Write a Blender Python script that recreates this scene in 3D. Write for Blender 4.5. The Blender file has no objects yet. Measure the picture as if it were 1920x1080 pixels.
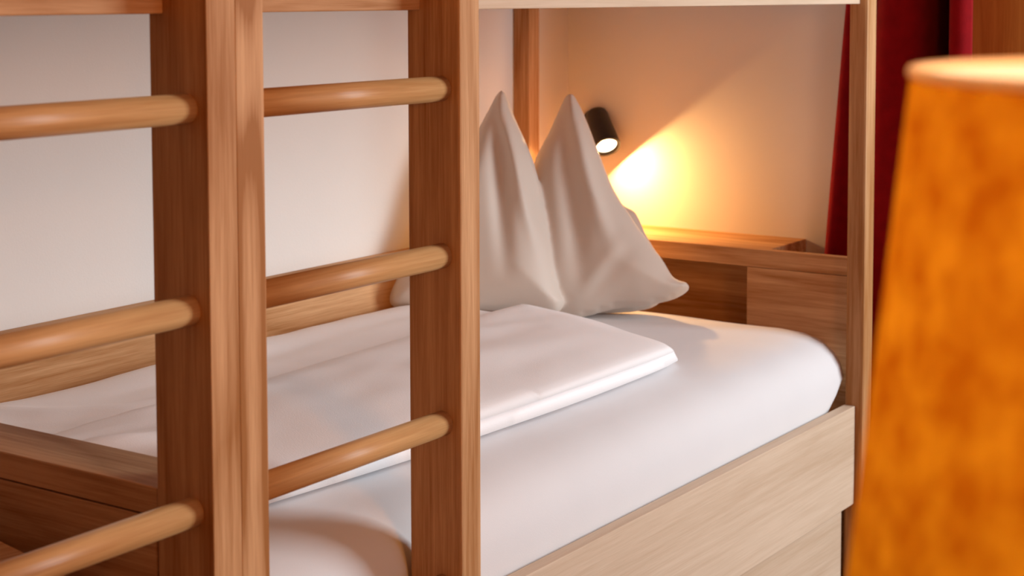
import bpy, bmesh, math, random
import numpy as np
from mathutils import Vector, Matrix
from mathutils.geometry import delaunay_2d_cdt

random.seed(4)
S = bpy.context.scene
COL = S.collection

# ------------------------------------------------------------------ camera
cam_d = bpy.data.cameras.new('camera')
cam = bpy.data.objects.new('camera', cam_d)
COL.objects.link(cam)
Rv = Vector((0.56934478, -0.82209396, -0.00283427))
Uv = Vector((0.05990677, 0.03804977, 0.99747852))
Fv = Vector((0.81991323, 0.56807898, -0.07091243))
M = Matrix.Identity(4)
for i in range(3):
    M[i][0], M[i][1], M[i][2] = Rv[i], Uv[i], -Fv[i]
M.translation = Vector((-1.3279, -1.3062, 1.606))
cam.matrix_world = M
cam_d.sensor_width = 36
cam_d.lens = 3131.54 / 1920 * 36
cam_d.shift_x = (960 - 929.11) / 1920
cam_d.shift_y = (215.22 - 540) / 1920
cam_d.clip_start = 0.05
cam_d.dof.use_dof = True
cam_d.dof.focus_distance = 2.6
cam_d.dof.aperture_fstop = 7.3
S.camera = cam

# ------------------------------------------------------------------ light, world, exposure
W = bpy.data.worlds.new('world')
S.world = W
W.use_nodes = True
bg = W.node_tree.nodes['Background']
bg.inputs[0].default_value = (0.80, 0.88, 1.0, 1)
bg.inputs[1].default_value = 1.0

def area_light(name, loc, target, sx, sy, power, color):
    l = bpy.data.lights.new(name, 'AREA')
    l.shape = 'RECTANGLE'
    l.size, l.size_y = sx, sy
    l.energy = power
    l.color = color
    o = bpy.data.objects.new(name, l)
    COL.objects.link(o)
    o.location = loc
    d = Vector(target) - Vector(loc)
    o.rotation_euler = d.to_track_quat('-Z', 'Y').to_euler()
    return o
area_light('window_daylight', (2.78, -2.66, 2.0), (1.0, 0.6, 1.0), 1.4, 2.3, 124, (0.875, 0.955, 1.0))
area_light('added_fill_left', (0.25, -2.66, 1.9), (-0.1, 0.9, 1.1), 1.25, 1.9, 2.5, (0.88, 0.96, 1.0))  # added fill for the left part, no such window known
# added warm fill lamp, out of frame (its globe is built further down)
FILL_POS = (-0.2, -1.5, 1.95)
pd = bpy.data.lights.new('added_fill_light', 'POINT')
pd.energy = 30; pd.color = (1.0, 0.37, 0.085); pd.shadow_soft_size = 0.14
po = bpy.data.objects.new('added_fill_light', pd); COL.objects.link(po); po.location = (FILL_POS[0], FILL_POS[1], FILL_POS[2] - 0.22)

S.view_settings.view_transform = 'Standard'
S.view_settings.look = 'None'
S.view_settings.gamma = 1
S.view_settings.use_curve_mapping = False
S.view_settings.exposure = -0.08
S.cycles.use_denoising = True
S.cycles.max_bounces = 10
S.cycles.diffuse_bounces = 6
S.cycles.transmission_bounces = 6
S.cycles.sample_clamp_indirect = 6

# ------------------------------------------------------------------ materials
def new_mat(name):
    m = bpy.data.materials.new(name)
    m.use_nodes = True
    return m, m.node_tree, m.node_tree.nodes['Principled BSDF']

def wood(name, axis, dark, light, rough=0.5, ring=7.0, contrast=1.0, spec=0.08):
    """oak: long fibres along one axis, cathedral rings, fine pores"""
    m, nt, bs = new_mat(name)
    N, L = nt.nodes, nt.links
    tc = N.new('ShaderNodeTexCoord')
    oi = N.new('ShaderNodeObjectInfo')
    off = N.new('ShaderNodeVectorMath'); off.operation = 'SCALE'
    comb = N.new('ShaderNodeCombineXYZ')
    for k in range(3):
        L.new(oi.outputs['Random'], comb.inputs[k])
    L.new(comb.outputs[0], off.inputs[0]); off.inputs['Scale'].default_value = 17.0
    add = N.new('ShaderNodeVectorMath'); add.operation = 'ADD'
    L.new(tc.outputs['Object'], add.inputs[0]); L.new(off.outputs[0], add.inputs[1])
    def mapped(along, across):
        mp = N.new('ShaderNodeMapping')
        s = [across] * 3
        s['xyz'.index(axis)] = along
        mp.inputs['Scale'].default_value = s
        L.new(add.outputs[0], mp.inputs['Vector'])
        return mp.outputs[0]
    def noise(vec, scale, detail, rough_=0.5):
        n = N.new('ShaderNodeTexNoise')
        n.inputs['Scale'].default_value = scale
        n.inputs['Detail'].default_value = detail
        n.inputs['Roughness'].default_value = rough_
        L.new(vec, n.inputs['Vector'])
        return n.outputs['Fac']
    def math_(op, a, b=None):
        n = N.new('ShaderNodeMath'); n.operation = op
        for k, v in enumerate((a, b)):
            if v is None: continue
            if isinstance(v, (int, float)): n.inputs[k].default_value = v
            else: L.new(v, n.inputs[k])
        return n.outputs[0]
    base = noise(mapped(0.55, 5.0), 1.0, 2.0)              # slow field whose level lines are the rings
    rings = math_('PINGPONG', math_('MULTIPLY', base, ring), 0.5)
    rings = math_('POWER', math_('MULTIPLY', rings, 2.0), 2.5)
    fibre = noise(mapped(3.0, 90.0), 1.0, 4.0, 0.6)
    pores = noise(mapped(14.0, 420.0), 1.0, 2.0, 0.6)
    broad = noise(mapped(0.8, 7.0), 1.0, 3.0)
    f = math_('ADD', math_('MULTIPLY', rings, -0.15 * contrast), math_('MULTIPLY', fibre, 0.55))
    f = math_('ADD', f, math_('MULTIPLY', pores, 0.25))
    f = math_('ADD', f, math_('MULTIPLY', broad, 0.5))
    ramp = N.new('ShaderNodeValToRGB')
    ramp.color_ramp.elements[0].position = 0.44; ramp.color_ramp.elements[0].color = (*dark, 1)
    ramp.color_ramp.elements[1].position = 0.76; ramp.color_ramp.elements[1].color = (*light, 1)
    L.new(f, ramp.inputs[0])
    L.new(ramp.outputs[0], bs.inputs['Base Color'])
    bs.inputs['Roughness'].default_value = rough
    bs.inputs['Specular IOR Level'].default_value = spec
    bp = N.new('ShaderNodeBump'); bp.inputs['Strength'].default_value = 0.12; bp.inputs['Distance'].default_value = 0.002
    L.new(math_('ADD', fibre, pores), bp.inputs['Height'])
    L.new(bp.outputs[0], bs.inputs['Normal'])
    return m

OAK_D, OAK_L = (0.37, 0.16, 0.052), (0.66, 0.385, 0.195)
oak = {a: wood('oak_' + a, a, OAK_D, OAK_L) for a in 'xyz'}
daylit_oak = wood('daylit_oak', 'x', (0.55, 0.40, 0.275), (0.68, 0.53, 0.395), contrast=0.4)  # oak with the daylight on the front boards put into its colour
rung_oak = wood('rung_oak', 'x', (0.44, 0.20, 0.068), (0.68, 0.385, 0.165), rough=0.36, contrast=0.6, spec=0.25)
flame_oak = wood('flame_oak', 'z', OAK_D, OAK_L, ring=15.0, contrast=3.6)
lamplit_oak = wood('lamplit_oak', 'z', (0.50, 0.20, 0.045), (0.72, 0.36, 0.09))  # oak with the table lamp's orange light put into its colour

def plain(name, color, rough=0.6, noise_scale=None, amount=0.06, bump=0.0, bump_scale=300, sheen=0.0, metallic=0.0, spec=0.3):
    m, nt, bs = new_mat(name)
    N, L = nt.nodes, nt.links
    tc = N.new('ShaderNodeTexCoord')
    if noise_scale:
        n = N.new('ShaderNodeTexNoise'); n.inputs['Scale'].default_value = noise_scale; n.inputs['Detail'].default_value = 4
        L.new(tc.outputs['Object'], n.inputs['Vector'])
        r = N.new('ShaderNodeValToRGB')
        r.color_ramp.elements[0].position = 0.3; r.color_ramp.elements[1].position = 0.7
        r.color_ramp.elements[0].color = (*[c * (1 - amount) for c in color], 1)
        r.color_ramp.elements[1].color = (*[min(1, c * (1 + amount)) for c in color], 1)
        L.new(n.outputs['Fac'], r.inputs[0]); L.new(r.outputs[0], bs.inputs['Base Color'])
    else:
        bs.inputs['Base Color'].default_value = (*color, 1)
    bs.inputs['Roughness'].default_value = rough
    bs.inputs['Specular IOR Level'].default_value = spec
    bs.inputs['Metallic'].default_value = metallic
    bs.inputs['Sheen Weight'].default_value = sheen
    if bump:
        n2 = N.new('ShaderNodeTexNoise'); n2.inputs['Scale'].default_value = bump_scale; n2.inputs['Detail'].default_value = 3
        L.new(tc.outputs['Object'], n2.inputs['Vector'])
        b = N.new('ShaderNodeBump'); b.inputs['Strength'].default_value = bump; b.inputs['Distance'].default_value = 0.003
        L.new(n2.outputs['Fac'], b.inputs['Height']); L.new(b.outputs[0], bs.inputs['Normal'])
    return m

plaster = plain('plaster', (0.80, 0.77, 0.73), 0.85, 3.0, 0.02, 0.10, 260)
ceiling_white = plain('ceiling_white', (0.82, 0.80, 0.77), 0.9, 2.0, 0.02, 0.08, 200)
floor_wood = wood('floor_oak', 'x', (0.20, 0.085, 0.03), (0.32, 0.15, 0.06), rough=0.4)
added_panelling = wood('added_wall_panelling', 'z', (0.20, 0.075, 0.022), (0.34, 0.14, 0.045), rough=0.5)  # dark finish made up for unseen walls, to cut and warm bounce light
added_ceiling_wood = wood('added_ceiling_panelling', 'x', (0.22, 0.085, 0.026), (0.36, 0.16, 0.055), rough=0.5)  # same made-up dark finish overhead, for less and warmer bounce
white_cotton = plain('white_cotton', (0.75, 0.74, 0.75), 0.85, 6.0, 0.015, 0.06, 500, sheen=0.15)
duvet_cotton = plain('duvet_cotton', (0.93, 0.915, 0.92), 0.82, 5.0, 0.02, 0.10, 420, sheen=0.15)
satin = plain('pillow_satin', (0.66, 0.57, 0.49), 0.5, 6.0, 0.02, 0.05, 600, sheen=0.2)
velvet = plain('red_velvet', (0.24, 0.003, 0.006), 0.8, 30.0, 0.12, 0.15, 300, sheen=0.08, spec=0.05)
black_metal = plain('black_metal', (0.018, 0.016, 0.014), 0.38, 60.0, 0.1, 0.0, spec=0.5)
steel = plain('brushed_steel', (0.6, 0.58, 0.55), 0.3, 80.0, 0.05, metallic=1.0)
white_paint = plain('white_paint', (0.8, 0.8, 0.78), 0.4, 5.0, 0.01)
dark_void = plain('dark_lacquer', (0.05, 0.025, 0.012), 0.5, 20.0, 0.1)

def emit(name, color, strength):
    m, nt, bs = new_mat(name)
    bs.inputs['Base Color'].default_value = (*color, 1)
    bs.inputs['Emission Color'].default_value = (*color, 1)
    bs.inputs['Emission Strength'].default_value = strength
    return m
spot_lens = emit('spot_lens', (1.0, 0.80, 0.50), 6.0)
bulb_glow = emit('bulb_glow', (1.0, 0.86, 0.62), 41.0)

def shade_material():
    """orange paper outside, pale lining inside, lets the bulb shine through"""
    m = bpy.data.materials.new('shade_paper'); m.use_nodes = True
    nt = m.node_tree; N, L = nt.nodes, nt.links
    N.remove(N['Principled BSDF'])
    out = N['Material Output']
    tc = N.new('ShaderNodeTexCoord')
    n = N.new('ShaderNodeTexNoise'); n.inputs['Scale'].default_value = 42; n.inputs['Detail'].default_value = 5; n.inputs['Roughness'].default_value = 0.6
    L.new(tc.outputs['Object'], n.inputs['Vector'])
    r = N.new('ShaderNodeValToRGB')
    r.color_ramp.elements[0].position = 0.36; r.color_ramp.elements[0].color = (0.52, 0.135, 0.003, 1)
    r.color_ramp.elements[1].position = 0.68; r.color_ramp.elements[1].color = (0.82, 0.32, 0.012, 1)
    L.new(n.outputs['Fac'], r.inputs[0])
    tr = N.new('ShaderNodeBsdfTranslucent'); L.new(r.outputs[0], tr.inputs[0])
    geo = N.new('ShaderNodeNewGeometry')
    side = N.new('ShaderNodeMix'); side.data_type = 'RGBA'
    L.new(geo.outputs['Backfacing'], side.inputs[0])
    L.new(r.outputs[0], side.inputs[6])
    side.inputs[7].default_value = (0.90, 0.86, 0.78, 1)
    df = N.new('ShaderNodeBsdfDiffuse'); L.new(side.outputs[2], df.inputs[0])
    mx = N.new('ShaderNodeMixShader'); mx.inputs[0].default_value = 0.24
    L.new(df.outputs[0], mx.inputs[1]); L.new(tr.outputs[0], mx.inputs[2])
    L.new(mx.outputs[0], out.inputs['Surface'])
    return m
shade_paper = shade_material()

# ------------------------------------------------------------------ mesh helpers
def link_mesh(name, me, mat, parent=None, smooth=False):
    o = bpy.data.objects.new(name, me)
    COL.objects.link(o)
    if mat: me.materials.append(mat)
    if smooth:
        for p in me.polygons: p.use_smooth = True
    if parent: o.parent = parent
    return o

def from_bm(name, bm, mat, parent=None, smooth=False):
    me = bpy.data.meshes.new(name)
    bmesh.ops.recalc_face_normals(bm, faces=bm.faces[:])
    bm.to_mesh(me); bm.free()
    return link_mesh(name, me, mat, parent, smooth)

def box(name, x0, x1, y0, y1, z0, z1, mat, parent=None, bev=0.002, seg=2):
    """bevelled board whose object origin is its own centre (in the parent's frame)"""
    c = Vector(((x0 + x1) / 2, (y0 + y1) / 2, (z0 + z1) / 2))
    bm = bmesh.new()
    bmesh.ops.create_cube(bm, size=1.0)
    bmesh.ops.scale(bm, vec=(x1 - x0, y1 - y0, z1 - z0), verts=bm.verts)
    if bev:
        bmesh.ops.bevel(bm, geom=bm.edges[:], offset=bev, segments=seg, profile=0.5, affect='EDGES')
    o = from_bm(name, bm, mat, parent)
    o.location = c
    return o

def lathe(name, prof, mat, parent=None, seg=48, close_ends=True, smooth=True):
    """profile [(r, z)...] turned about Z"""
    bm = bmesh.new()
    rings = []
    for r, z in prof:
        if r < 1e-6:
            rings.append([bm.verts.new((0, 0, z))])
        else:
            rings.append([bm.verts.new((r * math.cos(2 * math.pi * k / seg), r * math.sin(2 * math.pi * k / seg), z)) for k in range(seg)])
    for a, b in zip(rings, rings[1:]):
        for k in range(seg):
            q = [a[k % len(a)], a[(k + 1) % len(a)], b[(k + 1) % len(b)], b[k % len(b)]]
            q = list(dict.fromkeys(q))
            if len(q) >= 3: bm.faces.new(q)
    if close_ends:
        for rg in (rings[0], rings[-1]):
            if len(rg) > 2: bm.faces.new(rg)
    o = from_bm(name, bm, mat, parent, smooth)
    return o

def thing(name, label, cat, loc=(0, 0, 0), rotz=0.0, group=None):
    o = bpy.data.objects.new(name, None)
    COL.objects.link(o)
    o.location = loc; o.rotation_euler = (0, 0, rotz)
    o.empty_display_size = 0.1
    return tag(o, label, cat, group)

def tag(o, label, cat, group=None):
    o['label'] = label; o['category'] = cat
    if group: o['group'] = group
    return o

def structure(o):
    o['kind'] = 'structure'
    return o

def smooth_closed(pts, step):
    """closed Catmull-Rom through pts, resampled at about step"""
    P = np.array(pts, float); n = len(P); out = []
    for i in range(n):
        p0, p1, p2, p3 = P[i - 1], P[i], P[(i + 1) % n], P[(i + 2) % n]
        m = max(1, int(np.linalg.norm(p2 - p1) / step))
        for k in range(m):
            t = k / m
            out.append(0.5 * (2 * p1 + (p2 - p0) * t + (2 * p0 - 5 * p1 + 4 * p2 - p3) * t * t + (3 * p1 - p0 - 3 * p2 + p3) * t ** 3))
    return np.array(out)

def seg_dist(Q, A, B):
    AB = B - A
    t = np.clip(((Q - A) @ AB) / max(AB @ AB, 1e-12), 0, 1)
    return np.linalg.norm(Q - (A + t[:, None] * AB), axis=1), t

def inflate(outline, step, w, top, bottom, disp=None):
    """puffed shell over a closed outline: returns verts (u, v, h) and triangles"""
    B = smooth_closed(outline, step)
    lo, hi = B.min(0), B.max(0)
    gx, gy = np.meshgrid(np.arange(lo[0], hi[0], step), np.arange(lo[1], hi[1], step))
    gx = gx + (np.arange(gx.shape[0]) % 2)[:, None] * step * 0.5
    G = np.column_stack([gx.ravel(), gy.ravel()])
    inside = np.zeros(len(G), bool)
    nB = len(B)
    for i in range(nB):
        a, b = B[i], B[(i + 1) % nB]
        c = (a[1] > G[:, 1]) != (b[1] > G[:, 1])
        xx = (b[0] - a[0]) * (G[:, 1] - a[1]) / (b[1] - a[1] + 1e-15) + a[0]
        inside ^= c & (G[:, 0] < xx)
    G = G[inside]
    d = np.full(len(G), 1e9)
    for i in range(nB):
        d = np.minimum(d, seg_dist(G, B[i], B[(i + 1) % nB])[0])
    keep = d > step * 0.55
    G, d = G[keep], d[keep]
    V2 = [Vector(p) for p in B] + [Vector(p) for p in G]
    E = [(i, (i + 1) % nB) for i in range(nB)]
    vo, eo, fo, ov, oe, of = delaunay_2d_cdt(V2, E, [], 1, 1e-7)
    Q = np.array([[v.x, v.y] for v in vo])
    dd = np.full(len(Q), 1e9)
    for i in range(nB):
        dd = np.minimum(dd, seg_dist(Q, B[i], B[(i + 1) % nB])[0])
    dd[dd < 1e-5] = 0
    x = np.clip(dd / w, 0, 1)
    prof = np.sqrt(np.clip(1 - (1 - x) ** 2, 0, 1))
    ht = prof * top
    hb = -prof * bottom
    if disp is not None:
        ht = ht + disp(Q) * np.clip(dd / (w * 0.5), 0, 1)
    n = len(Q)
    edge = dd == 0
    verts = [(Q[i, 0], Q[i, 1], ht[i]) for i in range(n)]
    back = {}
    for i in range(n):
        if edge[i]: back[i] = i
        else:
            back[i] = len(verts); verts.append((Q[i, 0], Q[i, 1], hb[i]))
    faces = []
    for f in fo:
        faces.append(tuple(f))
        g = tuple(back[i] for i in reversed(f))
        if len(set(g) & set(f)) < 3: faces.append(g)
    return verts, faces

def ridges(Q, items):
    """sum of soft folds: (polyline, width, height)"""
    out = np.zeros(len(Q))
    for line, wd, h in items:
        L = [np.array(p, float) for p in line]
        lens = [np.linalg.norm(b - a) for a, b in zip(L, L[1:])]
        tot = sum(lens); run = 0.0
        best = np.full(len(Q), 1e9); pos = np.zeros(len(Q))
        for (a, b), ln in zip(zip(L, L[1:]), lens):
            d, t = seg_dist(Q, a, b)
            m = d < best
            pos[m] = (run + t[m] * ln) / tot
            best = np.minimum(best, d); run += ln
        fade = (1 - pos ** 2.5) * (1 - 0.8 * (1 - pos) ** 8)      # folds die out towards their far end
        out += h * np.exp(-(best / wd) ** 2) * fade
    return out

def value_noise(Q, scale, seed):
    rng = np.random.RandomState(seed)
    T = rng.rand(64, 64)
    P = Q * np.array(scale)
    i = np.floor(P).astype(int); f = P - i
    f = f * f * (3 - 2 * f)
    g = lambda a, b: T[(i[:, 0] + a) % 64, (i[:, 1] + b) % 64]
    return (g(0, 0) * (1 - f[:, 0]) + g(1, 0) * f[:, 0]) * (1 - f[:, 1]) + (g(0, 1) * (1 - f[:, 0]) + g(1, 1) * f[:, 0]) * f[:, 1] - 0.5

def mesh_from(verts, faces, name):
    me = bpy.data.meshes.new(name)
    me.from_pydata([tuple(map(float, v)) for v in verts], [], faces)
    bm = bmesh.new(); bm.from_mesh(me)
    bmesh.ops.recalc_face_normals(bm, faces=bm.faces[:])
    bm.to_mesh(me); bm.free()
    return me

# ------------------------------------------------------------------ room shell
FZ, CZ = 0.30, 3.25
XL, XR, YF, YB = -2.4, 3.8, -2.6, 0.988
structure(box('floor', XL, XR, YF, YB, FZ - 0.1, FZ, floor_wood, bev=0))
structure(box('ceiling', XL, XR, YF, YB, CZ, CZ + 0.1, added_ceiling_wood, bev=0))
structure(box('wall_back', XL, XR, YB, YB + 0.12, FZ - 0.1, CZ + 0.1, plaster, bev=0))
structure(box('wall_left', XL - 0.12, XL, YF - 0.12, YB + 0.12, FZ - 0.1, CZ + 0.1, added_panelling, bev=0))
structure(box('wall_right', XR, XR + 0.12, YF - 0.12, YB + 0.12, FZ - 0.1, CZ + 0.1, added_panelling, bev=0))
XE = 2.311
structure(box('wall_head', XE, XE + 0.10, 0.12, YB, FZ, CZ, plaster, bev=0))
# front wall with the balcony window opening and an added one for fill
wx0, wx1, wz0, wz1 = 2.02, 3.54, 0.82, 3.18
vx0, vx1, vz0, vz1 = -0.40, 0.90, 0.92, 2.88  # made-up second opening for the left fill light
bm = bmesh.new()
for (x0, x1, z0, z1) in ((XL, vx0, FZ - 0.1, CZ + 0.1), (vx0, vx1, FZ - 0.1, vz0), (vx0, vx1, vz1, CZ + 0.1), (vx1, wx0, FZ - 0.1, CZ + 0.1),
                         (wx1, XR, FZ - 0.1, CZ + 0.1), (wx0, wx1, FZ - 0.1, wz0), (wx0, wx1, wz1, CZ + 0.1)):
    r = bmesh.ops.create_cube(bm, size=1.0)
    for v in r['verts']:
        v.co = Vector(((x0 + x1) / 2 + v.co.x * (x1 - x0), YF - 0.06 + v.co.y * 0.12, (z0 + z1) / 2 + v.co.z * (z1 - z0)))
structure(from_bm('wall_front', bm, added_panelling))
def window(name, a0, a1, b0, b1):
    win = bpy.data.objects.new(name, None); COL.objects.link(win); structure(win)
    win.location = ((a0 + a1) / 2, YF - 0.03, b0)
    hw, hh = (a1 - a0) / 2, b1 - b0
    for (x0, x1, z0, z1) in ((-hw, -hw + 0.05, 0, hh), (hw - 0.05, hw, 0, hh), (-hw + 0.05, hw - 0.05, 0, 0.05), (-hw + 0.05, hw - 0.05, hh - 0.05, hh)):
        box('window_frame', x0, x1, -0.02, 0.02, z0, z1, white_paint, win)
window('window_1', wx0, wx1, wz0, wz1)
window('added_fill_window', vx0, vx1, vz0, vz1)

# ------------------------------------------------------------------ bunk bed
bed = thing('bunk_bed', 'oak bunk bed with round ladder rungs, filling most of the picture', 'bunk bed', (0, 0, FZ))
def bbox(name, x0, x1, y0, y1, z0, z1, mat, bev=0.002):
    return box(name, x0, x1, y0, y1, z0 - FZ, z1 - FZ, mat, bed, bev)
RD = 0.0887
TOP = 2.25
bbox('ladder_post', -0.474 - 0.046, -0.474, 0, RD, FZ, TOP, oak['z'], 0.003)
bbox('ladder_post', 0.0, 0.0457, 0, RD, FZ, TOP, oak['z'], 0.0012)
bbox('ladder_post', 0.0458, 0.0916, 0, RD, FZ, TOP, flame_oak, 0.0012)
bbox('ladder_post', 0.4744, 0.5204, 0, RD, FZ, TOP, oak['z'], 0.003)
# corner posts
bbox('front_post', 2.0, 2.0522, 0.049, 0.091, FZ, TOP, oak['z'], 0.006)
bbox('rear_post', 2.0612, 2.1085, 0.9429, 0.9875, FZ, TOP, oak['z'], 0.002)
# upper side board, in three lengths between the posts
for x0, x1 in ((-0.474, 0.0), (0.0916, 0.4744), (0.5204, 2.0)):
    bbox('upper_side_board', x0, x1, 0.0661, 0.0905, 1.5873, 1.83, daylit_oak if x0 > 0.5 else oak['x'], 0.0015)
bbox('upper_bunk_base', 0.0, 2.06, 0.091, 0.96, 1.68, 1.72, oak['x'])
# lower side board and the drawer under it
for x0, x1 in ((0.0916, 0.4744), (0.5204, 2.0)):
    bbox('lower_side_board', x0, x1, 0.0661, 0.0915, 0.5168, 0.7299, daylit_oak, 0.0015)
    bbox('drawer_front', x0 + 0.01, x1 - 0.012, 0.089, 0.109, FZ + 0.05, 0.5120, daylit_oak, 0.0015)
# guard along the back wall
bbox('back_guard', 0.094, 2.061, 0.962, 0.987, 0.70, 1.040, oak['x'], 0.0015)
bbox('mattress_base', 0.095, 2.09, 0.11, 0.96, 0.60, 0.64, oak['x'])
# footboard: cap board, panel below the joint
bbox('footboard_cap', 0.0005, 0.094, RD, 0.9870, 1.0085, 1.0422, oak['y'], 0.0015)
bbox('footboard_panel', 0.001, 0.088, RD + 0.003, 0.9600, FZ, 1.0065, oak['y'], 0.0015)
# rungs
def rung(x0, x1, z):
    bm = bmesh.new()
    r = bmesh.ops.create_cone(bm, cap_ends=True, segments=40, radius1=0.0172, radius2=0.0172, depth=x1 - x0)
    bmesh.ops.rotate(bm, cent=(0, 0, 0), matrix=Matrix.Rotation(math.pi / 2, 3, 'Y'), verts=bm.verts)
    o = from_bm('rung', bm, rung_oak, bed)
    for p in o.data.polygons: p.use_smooth = len(p.vertices) == 4
    o.location = ((x0 + x1) / 2, 0.0318, z - FZ)
for z in (1.4819, 1.2552, 1.0248, 0.797, 0.570):
    rung(-0.474, 0.0, z)
    rung(0.0916, 0.4744, z)

# ------------------------------------------------------------------ headboard shelf
XF = 2.097
hs = thing('headboard_shelf', 'oak headboard shelf with storage niche at the pillow end', 'shelf', (XF, 0.5, FZ))
def hbox(name, x0, x1, y0, y1, z0, z1, mat, bev=0.0015):
    return box(name, x0 - XF, x1 - XF, y0 - 0.5, y1 - 0.5, z0 - FZ, z1 - FZ, mat, hs, bev)
hbox('shelf_top', XF + 0.0225, XE - 0.0005, 0.3216, 0.9425, 1.0010, 1.0313, oak['y'])
hbox('front_board', XF, XF + 0.022, 0.092, 0.9425, 0.9907, 1.0313, oak['y'])
hbox('side_panel', XF, XF + 0.022, 0.092, 0.3713, FZ, 0.9897, oak['y'])
hbox('niche_divider', XF + 0.0225, XE - 0.001, 0.325, 0.345, FZ, 1.0, oak['x'])
hbox('niche_back', XF + 0.19, XF + 0.208, 0.3455, 0.9425, FZ, 1.0, oak['y'])

# ------------------------------------------------------------------ mattress
def ring_outline(inset, z, n=10):
    x0, x1, y0, y1 = 0.096 + inset, 2.092 - inset, 0.0935 + inset, 0.955 - inset
    r = max(0.012, 0.115 - inset * 0.6) + (max(0.0, 0.785 - z) * 1.35 if inset < 0.09 else 0)
    pts = []
    for cx, cy, a0 in ((x1 - r, y1 - r, 0), (x0 + r, y1 - r, 90), (x0 + r, y0 + r, 180), (x1 - r, y0 + r, 270)):
        for k in range(n + 1):
            a = math.radians(a0 + 90 * k / n)
            pts.append((cx + r * math.cos(a), cy + r * math.sin(a)))
    # long straight runs get extra points so the sheet can ripple
    out = []
    for i, p in enumerate(pts):
        q = pts[(i + 1) % len(pts)]
        d = math.hypot(q[0] - p[0], q[1] - p[1])
        out.append(p)
        if i % (n + 1) == n:
            m = 60 if abs(q[0] - p[0]) > 0.5 * abs(q[1] - p[1]) + 0.3 else 26
            for k in range(1, m):
                out.append((p[0] + (q[0] - p[0]) * k / m, p[1] + (q[1] - p[1]) * k / m))
    return out
levels = [(0.060, 0.641), (0.035, 0.662), (0.015, 0.69), (0.004, 0.72), (0.0, 0.75), (0.0, 0.785), (0.006, 0.812), (0.018, 0.835), (0.038, 0.855), (0.066, 0.870),
          (0.10, 0.879), (0.15, 0.885), (0.22, 0.889), (0.30, 0.891), (0.38, 0.892)]
bm = bmesh.new()
rings = []
for li, (ins, z) in enumerate(levels):
    pts = ring_outline(ins, z)
    rg = []
    for k, (x, y) in enumerate(pts):
        zz = z + 0.0012 * math.sin(x * 31 + y * 17) * (ins > 0.03) + 0.0015 * math.sin(x * 83) * (z < 0.76)
        rg.append(bm.verts.new((x, y, zz - 0.64)))
    rings.append(rg)
for a, b in zip(rings, rings[1:]):
    for k in range(len(a)):
        bm.faces.new((a[k], a[(k + 1) % len(a)], b[(k + 1) % len(b)], b[k]))
bm.faces.new(rings[0]); bm.faces.new(rings[-1])
mat_o = from_bm('mattress', bm, white_cotton, None, True)
mat_o.location = (0, 0, 0.641)
tag(mat_o, 'thick mattress under a smooth fitted white sheet on the lower bunk', 'mattress')

# ------------------------------------------------------------------ duvet, folded lengthwise on the wall side
duvet = thing('duvet', 'white folded duvet lying along the wall side of the mattress', 'duvet', (0.8, 0.55, 0.893))
def duvet_layer(name, outline, z0, w, top, bottom, disp):
    v, f = inflate(outline, 0.014, w, top, bottom, disp)
    v = [(a - 0.8, b - 0.55, h + z0 - 0.893) for a, b, h in v]
    return link_mesh(name, mesh_from(v, f, name), duvet_cotton, duvet, True)
low = [(0.105, 0.30), (0.25, 0.275), (0.39, 0.258), (0.66, 0.232), (0.84, 0.222), (1.1, 0.212), (1.34, 0.214), (1.47, 0.222), (1.525, 0.245),
       (1.56, 0.36), (1.60, 0.56), (1.61, 0.76), (1.59, 0.93), (1.50, 0.958), (0.8, 0.958), (0.16, 0.958), (0.105, 0.93), (0.102, 0.6)]
def low_disp(Q):
    d = ridges(Q, [([(0.55, 0.80), (0.9, 0.80), (1.5, 0.84)], 0.03, -0.006),
                   ([(0.38, 0.90), (0.43, 0.80), (0.52, 0.71), (0.7, 0.68)], 0.026, 0.010),
                   ([(0.22, 0.86), (0.33, 0.78), (0.42, 0.70)], 0.018, -0.008),
                   ([(0.14, 0.80), (0.27, 0.76), (0.38, 0.70)], 0.016, 0.008)])
    return d + 0.006 * value_noise(Q, (5, 9), 3) + 0.003 * value_noise(Q, (14, 22), 5)
duvet_layer('lower_fold', low, 0.899, 0.07, 0.040, 0.006, low_disp)
up = [(0.108, 0.27), (0.25, 0.255), (0.38, 0.243), (0.6, 0.222), (0.83, 0.206), (1.12, 0.197), (1.3, 0.195), (1.41, 0.196), (1.452, 0.212),
      (1.50, 0.31), (1.555, 0.42), (1.595, 0.54), (1.59, 0.64), (1.54, 0.672), (1.2, 0.668), (0.8, 0.655), (0.5, 0.655), (0.25, 0.65), (0.115, 0.64), (0.104, 0.45)]
def up_disp(Q):
    d = ridges(Q, [([(0.12, 0.60), (0.28, 0.62), (0.45, 0.58), (0.7, 0.52)], 0.022, 0.016),
                   ([(0.12, 0.50), (0.24, 0.47), (0.40, 0.43)], 0.020, 0.016),
                   ([(0.12, 0.40), (0.25, 0.36), (0.34, 0.35)], 0.018, 0.012),
                   ([(0.12, 0.55), (0.3, 0.53), (0.45, 0.48)], 0.018, -0.010),
                   ([(0.9, 0.42), (1.15, 0.36), (1.4, 0.33)], 0.035, 0.004),
                   ([(1.1, 0.55), (1.35, 0.45), (1.5, 0.45)], 0.03, 0.004),
                   ([(1.0, 0.48), (1.25, 0.42)], 0.025, -0.003),
                   ([(0.5, 0.42), (0.8, 0.45), (1.0, 0.52)], 0.03, 0.002)])
    d = d + 0.045 * (Q[:, 1] - 0.3)
    return d + 0.006 * value_noise(Q, (4, 10), 11) + 0.0035 * value_noise(Q, (12, 20), 17)
duvet_layer('upper_fold', up, 0.932, 0.20, 0.034, 0.010, up_disp)

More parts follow.
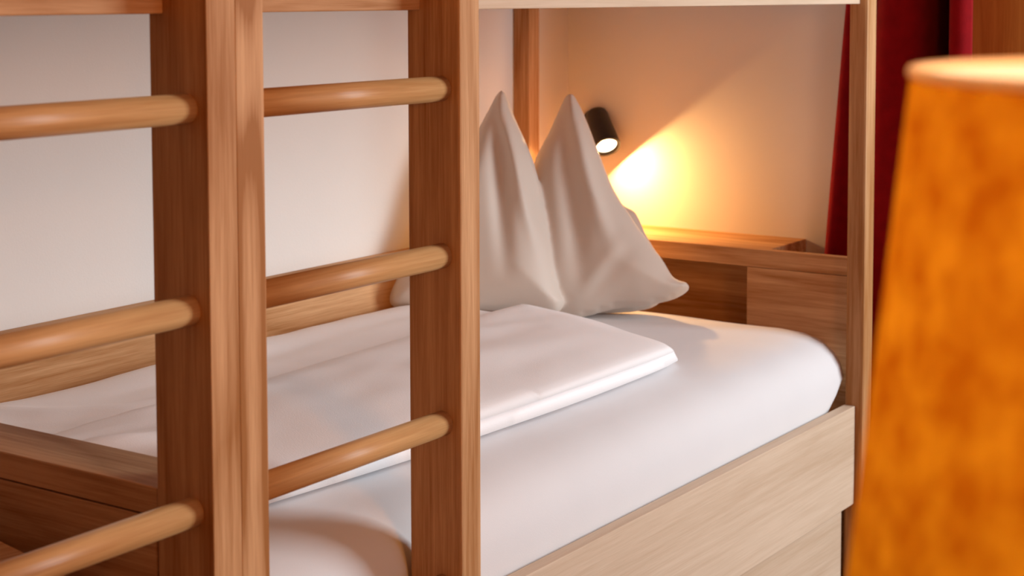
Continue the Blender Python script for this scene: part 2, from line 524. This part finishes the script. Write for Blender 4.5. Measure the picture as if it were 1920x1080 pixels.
# ------------------------------------------------------------------ pillow, stood up with two peaks
PB = Vector((1.767, 0.652, 0.892))
PU = Vector((0.5693, -0.8221, 0.0))
PH = Vector((0.8221, 0.5693, 0.0))
lean = math.radians(22)
PV = Vector((0, 0, 1)) * math.cos(lean) + PH * math.sin(lean)
PN = PU.cross(PV)
left = [(-0.384, 0.022), (-0.365, 0.095), (-0.285, 0.248), (-0.213, 0.387), (-0.174, 0.463), (-0.152, 0.506), (-0.142, 0.518), (-0.13, 0.512), (-0.109, 0.454),
        (-0.079, 0.382), (-0.064, 0.339), (-0.044, 0.254), (-0.027, 0.155), (-0.011, 0.054), (-0.004, 0.022), (-0.03, 0.0), (-0.118, 0.006), (-0.212, 0.010), (-0.307, 0.010)]
right = [(0.003, 0.0), (0.048, 0.005), (0.107, 0.019), (0.166, 0.023), (0.22, 0.033), (0.25, 0.042), (0.274, 0.059), (0.27, 0.075), (0.242, 0.087), (0.217, 0.13),
         (0.16, 0.216), (0.114, 0.297), (0.08, 0.392), (0.051, 0.476), (0.027, 0.525), (0.016, 0.528), (0.002, 0.508), (-0.03, 0.437), (-0.061, 0.377), (-0.07, 0.342),
         (-0.10, 0.241), (-0.12, 0.143), (-0.14, 0.058), (-0.12, 0.005)]
back = [(0.055, 0.367), (0.132, 0.281), (0.167, 0.256), (0.19, 0.204), (0.229, 0.118), (0.20, 0.035), (0.0, 0.02), (-0.20, 0.03), (-0.17, 0.18), (-0.068, 0.317)]
def ldisp(Q):
    return ridges(Q, [([(-0.142, 0.508), (-0.116, 0.367), (-0.080, 0.217), (-0.04, 0.10)], 0.020, 0.026),
                      ([(-0.152, 0.48), (-0.145, 0.34), (-0.14, 0.20), (-0.13, 0.06)], 0.020, -0.026),
                      ([(-0.20, 0.38), (-0.22, 0.2)], 0.03, 0.012),
                      ([(-0.09, 0.33), (-0.07, 0.2), (-0.045, 0.09)], 0.012, -0.008)]) + 0.008 * value_noise(Q, (16, 9), 21)
def rdisp(Q):
    return ridges(Q, [([(0.023, 0.514), (0.048, 0.36), (0.075, 0.22), (0.11, 0.12)], 0.020, 0.018),
                      ([(0.005, 0.48), (0.006, 0.33), (0.024, 0.17), (0.03, 0.04)], 0.024, -0.024),
                      ([(0.031, 0.04), (0.09, 0.12), (0.147, 0.191)], 0.016, 0.004),
                      ([(0.045, 0.03), (0.11, 0.10), (0.17, 0.16)], 0.016, -0.003)]) + 0.008 * value_noise(Q, (14, 9), 31)
PVERT, PFACE = [], []
def add_lobe(outline, w, top, bottom, disp, off, tilt=0.0):
    v, f = inflate(outline, 0.008, w, top, bottom, disp)
    k = len(PVERT)
    for a, b, h in v:
        hh = h + off + tilt * a
        PVERT.append(PU * a + PV * b + PN * hh)
    PFACE.extend([tuple(i + k for i in t) for t in f])
add_lobe(left, 0.11, 0.075, 0.035, ldisp, 0.046, -0.02)
add_lobe(right, 0.12, 0.080, 0.060, rdisp, -0.006, 0.12)
add_lobe(back, 0.10, 0.04, 0.06, None, -0.050)
pme = mesh_from(PVERT, PFACE, 'pillow')
pillow = link_mesh('pillow', pme, satin, None, True)
pillow.location = PB
rm = pillow.modifiers.new('weld', 'REMESH'); rm.mode = 'VOXEL'; rm.voxel_size = 0.0045; rm.use_smooth_shade = True
sm = pillow.modifiers.new('soften', 'SMOOTH'); sm.factor = 0.5; sm.iterations = 3
tag(pillow, 'beige satin pillow stood upright with two pointed corners at the bed head', 'pillow')

# ------------------------------------------------------------------ reading lamp on the head wall
lens_c = Vector((2.250, 0.836, 1.234))
ax = Vector((-0.44, -0.54, -0.66)).normalized()
lampo = thing('reading_lamp', 'small black cylindrical reading spotlight lit on the wall above the pillow', 'lamp', (XE, 0.905, 1.285))
base_inv = Vector((XE, 0.905, 1.285))
q = (-ax).to_track_quat('Z', 'Y')
# the turned shade: local +Z runs from the lens back to the cap
LH = 0.108
prof = [(0.0275, 0.004), (0.0275, -0.006), (0.0345, -0.008), (0.0350, 0.0), (0.0335, 0.03), (0.0290, LH - 0.012), (0.0265, LH - 0.003), (0.020, LH), (0.0, LH)]
prof = [(0.0, 0.004)] + prof
sh = lathe('lamp_shade', prof, black_metal, lampo, 40, close_ends=False)
sh.location = lens_c - base_inv; sh.rotation_mode = 'QUATERNION'; sh.rotation_quaternion = q
ln = lathe('lens', [(0.0, -0.004), (0.018, -0.0035), (0.0265, -0.001), (0.0270, 0.0035), (0.0, 0.0035)], spot_lens, lampo, 40, close_ends=False)
ln.location = lens_c - base_inv; ln.rotation_mode = 'QUATERNION'; ln.rotation_quaternion = q
pl = lathe('wall_plate', [(0.0, 0.0), (0.032, 0.0), (0.032, 0.010), (0.029, 0.013), (0.0, 0.013)], black_metal, lampo, 40, close_ends=False)
pl.rotation_euler = (0, -math.pi / 2, 0); pl.location = (-0.0005, 0, 0)
# short arm from plate to shade
a0 = Vector((-0.012, 0, 0)); a1 = lens_c - ax * 0.075 - base_inv
d = a1 - a0
arm = lathe('arm', [(0.0, 0.0), (0.008, 0.0), (0.008, d.length), (0.0, d.length)], black_metal, lampo, 20, close_ends=False)
arm.location = a0; arm.rotation_mode = 'QUATERNION'; arm.rotation_quaternion = d.to_track_quat('Z', 'Y')
sl = bpy.data.lights.new('reading_lamp_beam', 'SPOT')
sl.energy = 2.2; sl.color = (1.0, 0.56, 0.20); sl.spot_size = math.radians(177); sl.spot_blend = 0.03; sl.shadow_soft_size = 0.012
so = bpy.data.objects.new('reading_lamp_beam', sl); COL.objects.link(so)
so.location = lens_c + ax * 0.012
so.rotation_euler = ax.to_track_quat('-Z', 'Y').to_euler()

dl = bpy.data.lights.new('reading_lamp_glow', 'AREA')
dl.shape = 'DISK'; dl.size = 0.045; dl.energy = 3.6; dl.color = (1.0, 0.52, 0.17)
do = bpy.data.objects.new('reading_lamp_glow', dl); COL.objects.link(do)
do.location = lens_c + ax * 0.009
do.rotation_euler = ax.to_track_quat('-Z', 'Y').to_euler()

# ------------------------------------------------------------------ red curtain hanging at the end of the head wall
def curtain_mesh(path, z0, z1, nz=26, slant=0.0, zref=1.0, thick=0.004):
    P = smooth_open(path, 0.006)
    bm = bmesh.new()
    rows = []
    for j in range(nz + 1):
        z = z0 + (z1 - z0) * j / nz
        row_f, row_b = [], []
        for i, p in enumerate(P):
            t = P[min(i + 1, len(P) - 1)] - P[max(i - 1, 0)]
            nrm = np.array([-t[1], t[0]]) / (np.linalg.norm(t) + 1e-9)
            fr = i / (len(P) - 1)
            y = p[1] - slant * (z - zref) * (1 - fr) ** 1.5
            x = p[0] + 0.004 * math.sin(z * 3 + i * 0.05)
            row_f.append(bm.verts.new((x + nrm[0] * thick / 2, y + nrm[1] * thick / 2, z)))
            row_b.append(bm.verts.new((x - nrm[0] * thick / 2, y - nrm[1] * thick / 2, z)))
        rows.append(row_f + row_b[::-1])
    for a, b in zip(rows, rows[1:]):
        n = len(a)
        for k in range(n):
            bm.faces.new((a[k], a[(k + 1) % n], b[(k + 1) % n], b[k]))
    bm.faces.new(rows[0]); bm.faces.new(rows[-1])
    return bm
def smooth_open(pts, step):
    P = np.array(pts, float); out = []
    for i in range(len(P) - 1):
        p0, p1, p2, p3 = P[max(i - 1, 0)], P[i], P[i + 1], P[min(i + 2, len(P) - 1)]
        m = max(1, int(np.linalg.norm(p2 - p1) / step))
        for k in range(m):
            t = k / m
            out.append(0.5 * (2 * p1 + (p2 - p0) * t + (2 * p0 - 5 * p1 + 4 * p2 - p3) * t * t + (3 * p1 - p0 - 3 * p2 + p3) * t ** 3))
    out.append(P[-1])
    return np.array(out)
cpath = [(2.285, 0.262), (2.262, 0.252), (2.258, 0.235), (2.275, 0.215), (2.285, 0.19), (2.265, 0.165), (2.225, 0.15), (2.205, 0.125), (2.205, 0.085), (2.225, 0.050), (2.29, 0.032),
         (2.42, 0.018), (2.42, -0.020), (2.29, -0.040), (2.215, -0.052), (2.20, -0.066), (2.205, -0.085), (2.225, -0.098)]
bm = curtain_mesh(cpath, FZ + 0.04, 2.72, slant=0.085, zref=1.0)
cur = from_bm('curtain', bm, velvet, None, True)
tag(cur, 'dark red velvet curtain hanging in deep folds behind the right bed post', 'curtain')
rail = thing('curtain_rail', 'steel curtain rail under the ceiling carrying the red curtain', 'curtain rail', (2.25, 0.08, 2.72))
rb = lathe('rail_bar', [(0.0, -0.35), (0.011, -0.35), (0.011, 0.25), (0.0, 0.25)], steel, rail, 20, close_ends=False)
rb.rotation_euler = (math.pi / 2, 0, 0); rb.location = (0, 0, 0.012)
for yy in (-0.2, 0.22):
    box('bracket', -0.008, 0.008, yy - 0.008, yy + 0.008, 0.012, 0.13, steel, rail, 0.001)

# ------------------------------------------------------------------ wardrobe at far right
wd = thing('wardrobe', 'tall oak wardrobe panel standing beyond the red curtain at far right', 'wardrobe', (2.35, -0.18, FZ))
box('body', 0.021, 0.60, -0.125, 0.134, 0, 2.2, lamplit_oak, wd)
for y0, y1, hy in ((-0.125, 0.134, -0.09),):
    dr = box('door', 0.0, 0.02, y0, y1, 0.06, 2.2, lamplit_oak, wd, 0.002)
    hd = box('handle', -0.018, -0.010, -0.006, 0.006, -0.08, 0.08, steel, dr, 0.002)
    hd.location = Vector((-0.018, hy - (y0 + y1) / 2, -0.2))

# ------------------------------------------------------------------ bedside cabinet by the foot of the bed
cb = thing('bedside_cabinet', 'light oak bedside cabinet corner beside the footboard at lower left', 'cabinet', (-0.092, 0.142, FZ), math.radians(-11.5))
CH = 0.66
box('body', -0.40, -0.006, 0.008, 0.33, 0.04, CH - 0.024, oak['z'], cb)
box('cabinet_top', -0.406, 0.0, 0.0, 0.335, CH - 0.023, CH, oak['x'], cb, 0.002)
dr = box('drawer', -0.395, -0.012, -0.004, 0.0075, CH - 0.20, CH - 0.03, oak['x'], cb, 0.002)
kn = lathe('knob', [(0.0, 0.0), (0.007, 0.0), (0.007, 0.012), (0.014, 0.016), (0.012, 0.026), (0.0, 0.028)], steel, dr, 20, close_ends=False)
kn.rotation_euler = (math.pi / 2, 0, 0); kn.location = (0, -0.006, 0)
box('door', -0.395, -0.012, -0.004, 0.0075, 0.05, CH - 0.205, oak['z'], cb, 0.002)
box('plinth', -0.39, -0.02, 0.03, 0.32, 0.0, 0.0395, oak['x'], cb, 0.001)

# ------------------------------------------------------------------ table lamp in the foreground, on a side table
LX, LY = -0.547, -1.206
TZ = 1.02
tb = thing('side_table', 'oak side table under the orange lamp, below the frame', 'table', (LX, LY, FZ))
box('table_top', -0.26, 0.26, -0.24, 0.24, TZ - FZ - 0.03, TZ - FZ, oak['x'], tb, 0.003)
for sx in (-1, 1):
    for sy in (-1, 1):
        box('leg', sx * 0.23 - 0.02, sx * 0.23 + 0.02, sy * 0.21 - 0.02, sy * 0.21 + 0.02, 0, TZ - FZ - 0.0305, oak['z'], tb, 0.002)
tl = thing('table_lamp', 'blurred glowing table lamp with mottled orange conical shade in right foreground', 'lamp', (LX, LY, TZ))
ZT, ZB = 1.572 - TZ, 1.285 - TZ
RT, RB = 0.183, 0.214
bm = bmesh.new()
n = 96
m_ = 12
rws = []
for j in range(m_ + 1):
    t = j / m_
    rws.append([bm.verts.new(((RB + (RT - RB) * t) * math.cos(2 * math.pi * k / n), (RB + (RT - RB) * t) * math.sin(2 * math.pi * k / n), ZB + (ZT - ZB) * t)) for k in range(n)])
for a, b in zip(rws, rws[1:]):
    for k in range(n):
        bm.faces.new((a[k], a[(k + 1) % n], b[(k + 1) % n], b[k]))
me = bpy.data.meshes.new('lampshade'); bm.to_mesh(me); bm.free()
link_mesh('lampshade', me, shade_paper, tl, True)
trim_mat, _nt, _bs = new_mat('shade_trim')
_bs.inputs['Base Color'].default_value = (0.86, 0.70, 0.46, 1); _bs.inputs['Roughness'].default_value = 0.6
_tr = _nt.nodes.new('ShaderNodeBsdfTranslucent'); _tr.inputs[0].default_value = (0.92, 0.78, 0.55, 1)
_mx = _nt.nodes.new('ShaderNodeMixShader'); _mx.inputs[0].default_value = 0.6
_nt.links.new(_bs.outputs[0], _mx.inputs[1]); _nt.links.new(_tr.outputs[0], _mx.inputs[2])
_nt.links.new(_mx.outputs[0], _nt.nodes['Material Output'].inputs['Surface'])
def torus(name, R_, r_, z, mat, parent):
    prof_ = []
    bm = bmesh.new(); rg = []
    for k in range(96):
        a = 2 * math.pi * k / 96
        rg.append([bm.verts.new(((R_ + r_ * math.cos(2 * math.pi * i / 10)) * math.cos(a), (R_ + r_ * math.cos(2 * math.pi * i / 10)) * math.sin(a), z + r_ * 1.6 * math.sin(2 * math.pi * i / 10))) for i in range(10)])
    for k in range(96):
        for i in range(10):
            bm.faces.new((rg[k][i], rg[(k + 1) % 96][i], rg[(k + 1) % 96][(i + 1) % 10], rg[k][(i + 1) % 10]))
    return from_bm(name, bm, mat, parent, True)
torus('shade_rim', RT, 0.0016, ZT, trim_mat, tl)
torus('shade_rim', RB, 0.0016, ZB, trim_mat, tl)
lathe('lamp_base', [(0.0, 0.0), (0.085, 0.0), (0.088, 0.008), (0.080, 0.02), (0.03, 0.032), (0.014, 0.06), (0.012, 0.20), (0.012, 0.30), (0.0, 0.30)], steel, tl, 48, close_ends=False)
lathe('socket', [(0.0, 0.30), (0.019, 0.30), (0.021, 0.345), (0.0, 0.345)], white_paint, tl, 32, close_ends=False)
lathe('bulb', [(0.0, 0.345), (0.013, 0.346), (0.016, 0.36), (0.028, 0.39), (0.032, 0.412), (0.028, 0.434), (0.016, 0.447), (0.0, 0.451)], bulb_glow, tl, 32, close_ends=False)
for k in range(3):
    a = 2 * math.pi * k / 3 + 0.5
    sp = box('spoke', 0.012, RT + 0.012, -0.0015, 0.0015, -0.0015, 0.0015, steel, tl, 0)
    sp.location = (0.0, 0.0, 0.32)
    sp.data.transform(Matrix.Translation((0.012 + (RT) / 2, 0, 0)))
    sp.rotation_euler = (0, 0, a)

# ------------------------------------------------------------------ added pendant for warm fill, out of view
pn = thing('added_fill_lamp', 'added warm fill lamp hung out of view in front of the bed', 'lamp', (FILL_POS[0], FILL_POS[1], CZ))
lathe('ceiling_rose', [(0.0, -0.03), (0.05, -0.03), (0.055, -0.005), (0.055, 0.0), (0.0, 0.0)], black_metal, pn, 32, close_ends=False)
lathe('cord', [(0.0, -0.62), (0.003, -0.62), (0.003, -0.03), (0.0, -0.03)], black_metal, pn, 12, close_ends=False)
dome = [(0.20, -0.80), (0.185, -0.73), (0.14, -0.67), (0.07, -0.63), (0.012, -0.615), (0.0, -0.615)]
lathe('added_fill_shade', [(0.0, -0.618), (0.012, -0.618), (0.068, -0.634), (0.137, -0.674), (0.181, -0.733), (0.196, -0.80)] + dome, black_metal, pn, 48, close_ends=False)
lathe('globe', [(0.0, -0.80), (0.03, -0.79), (0.045, -0.755), (0.03, -0.72), (0.015, -0.70), (0.0, -0.70)], spot_lens, pn, 32, close_ends=False)
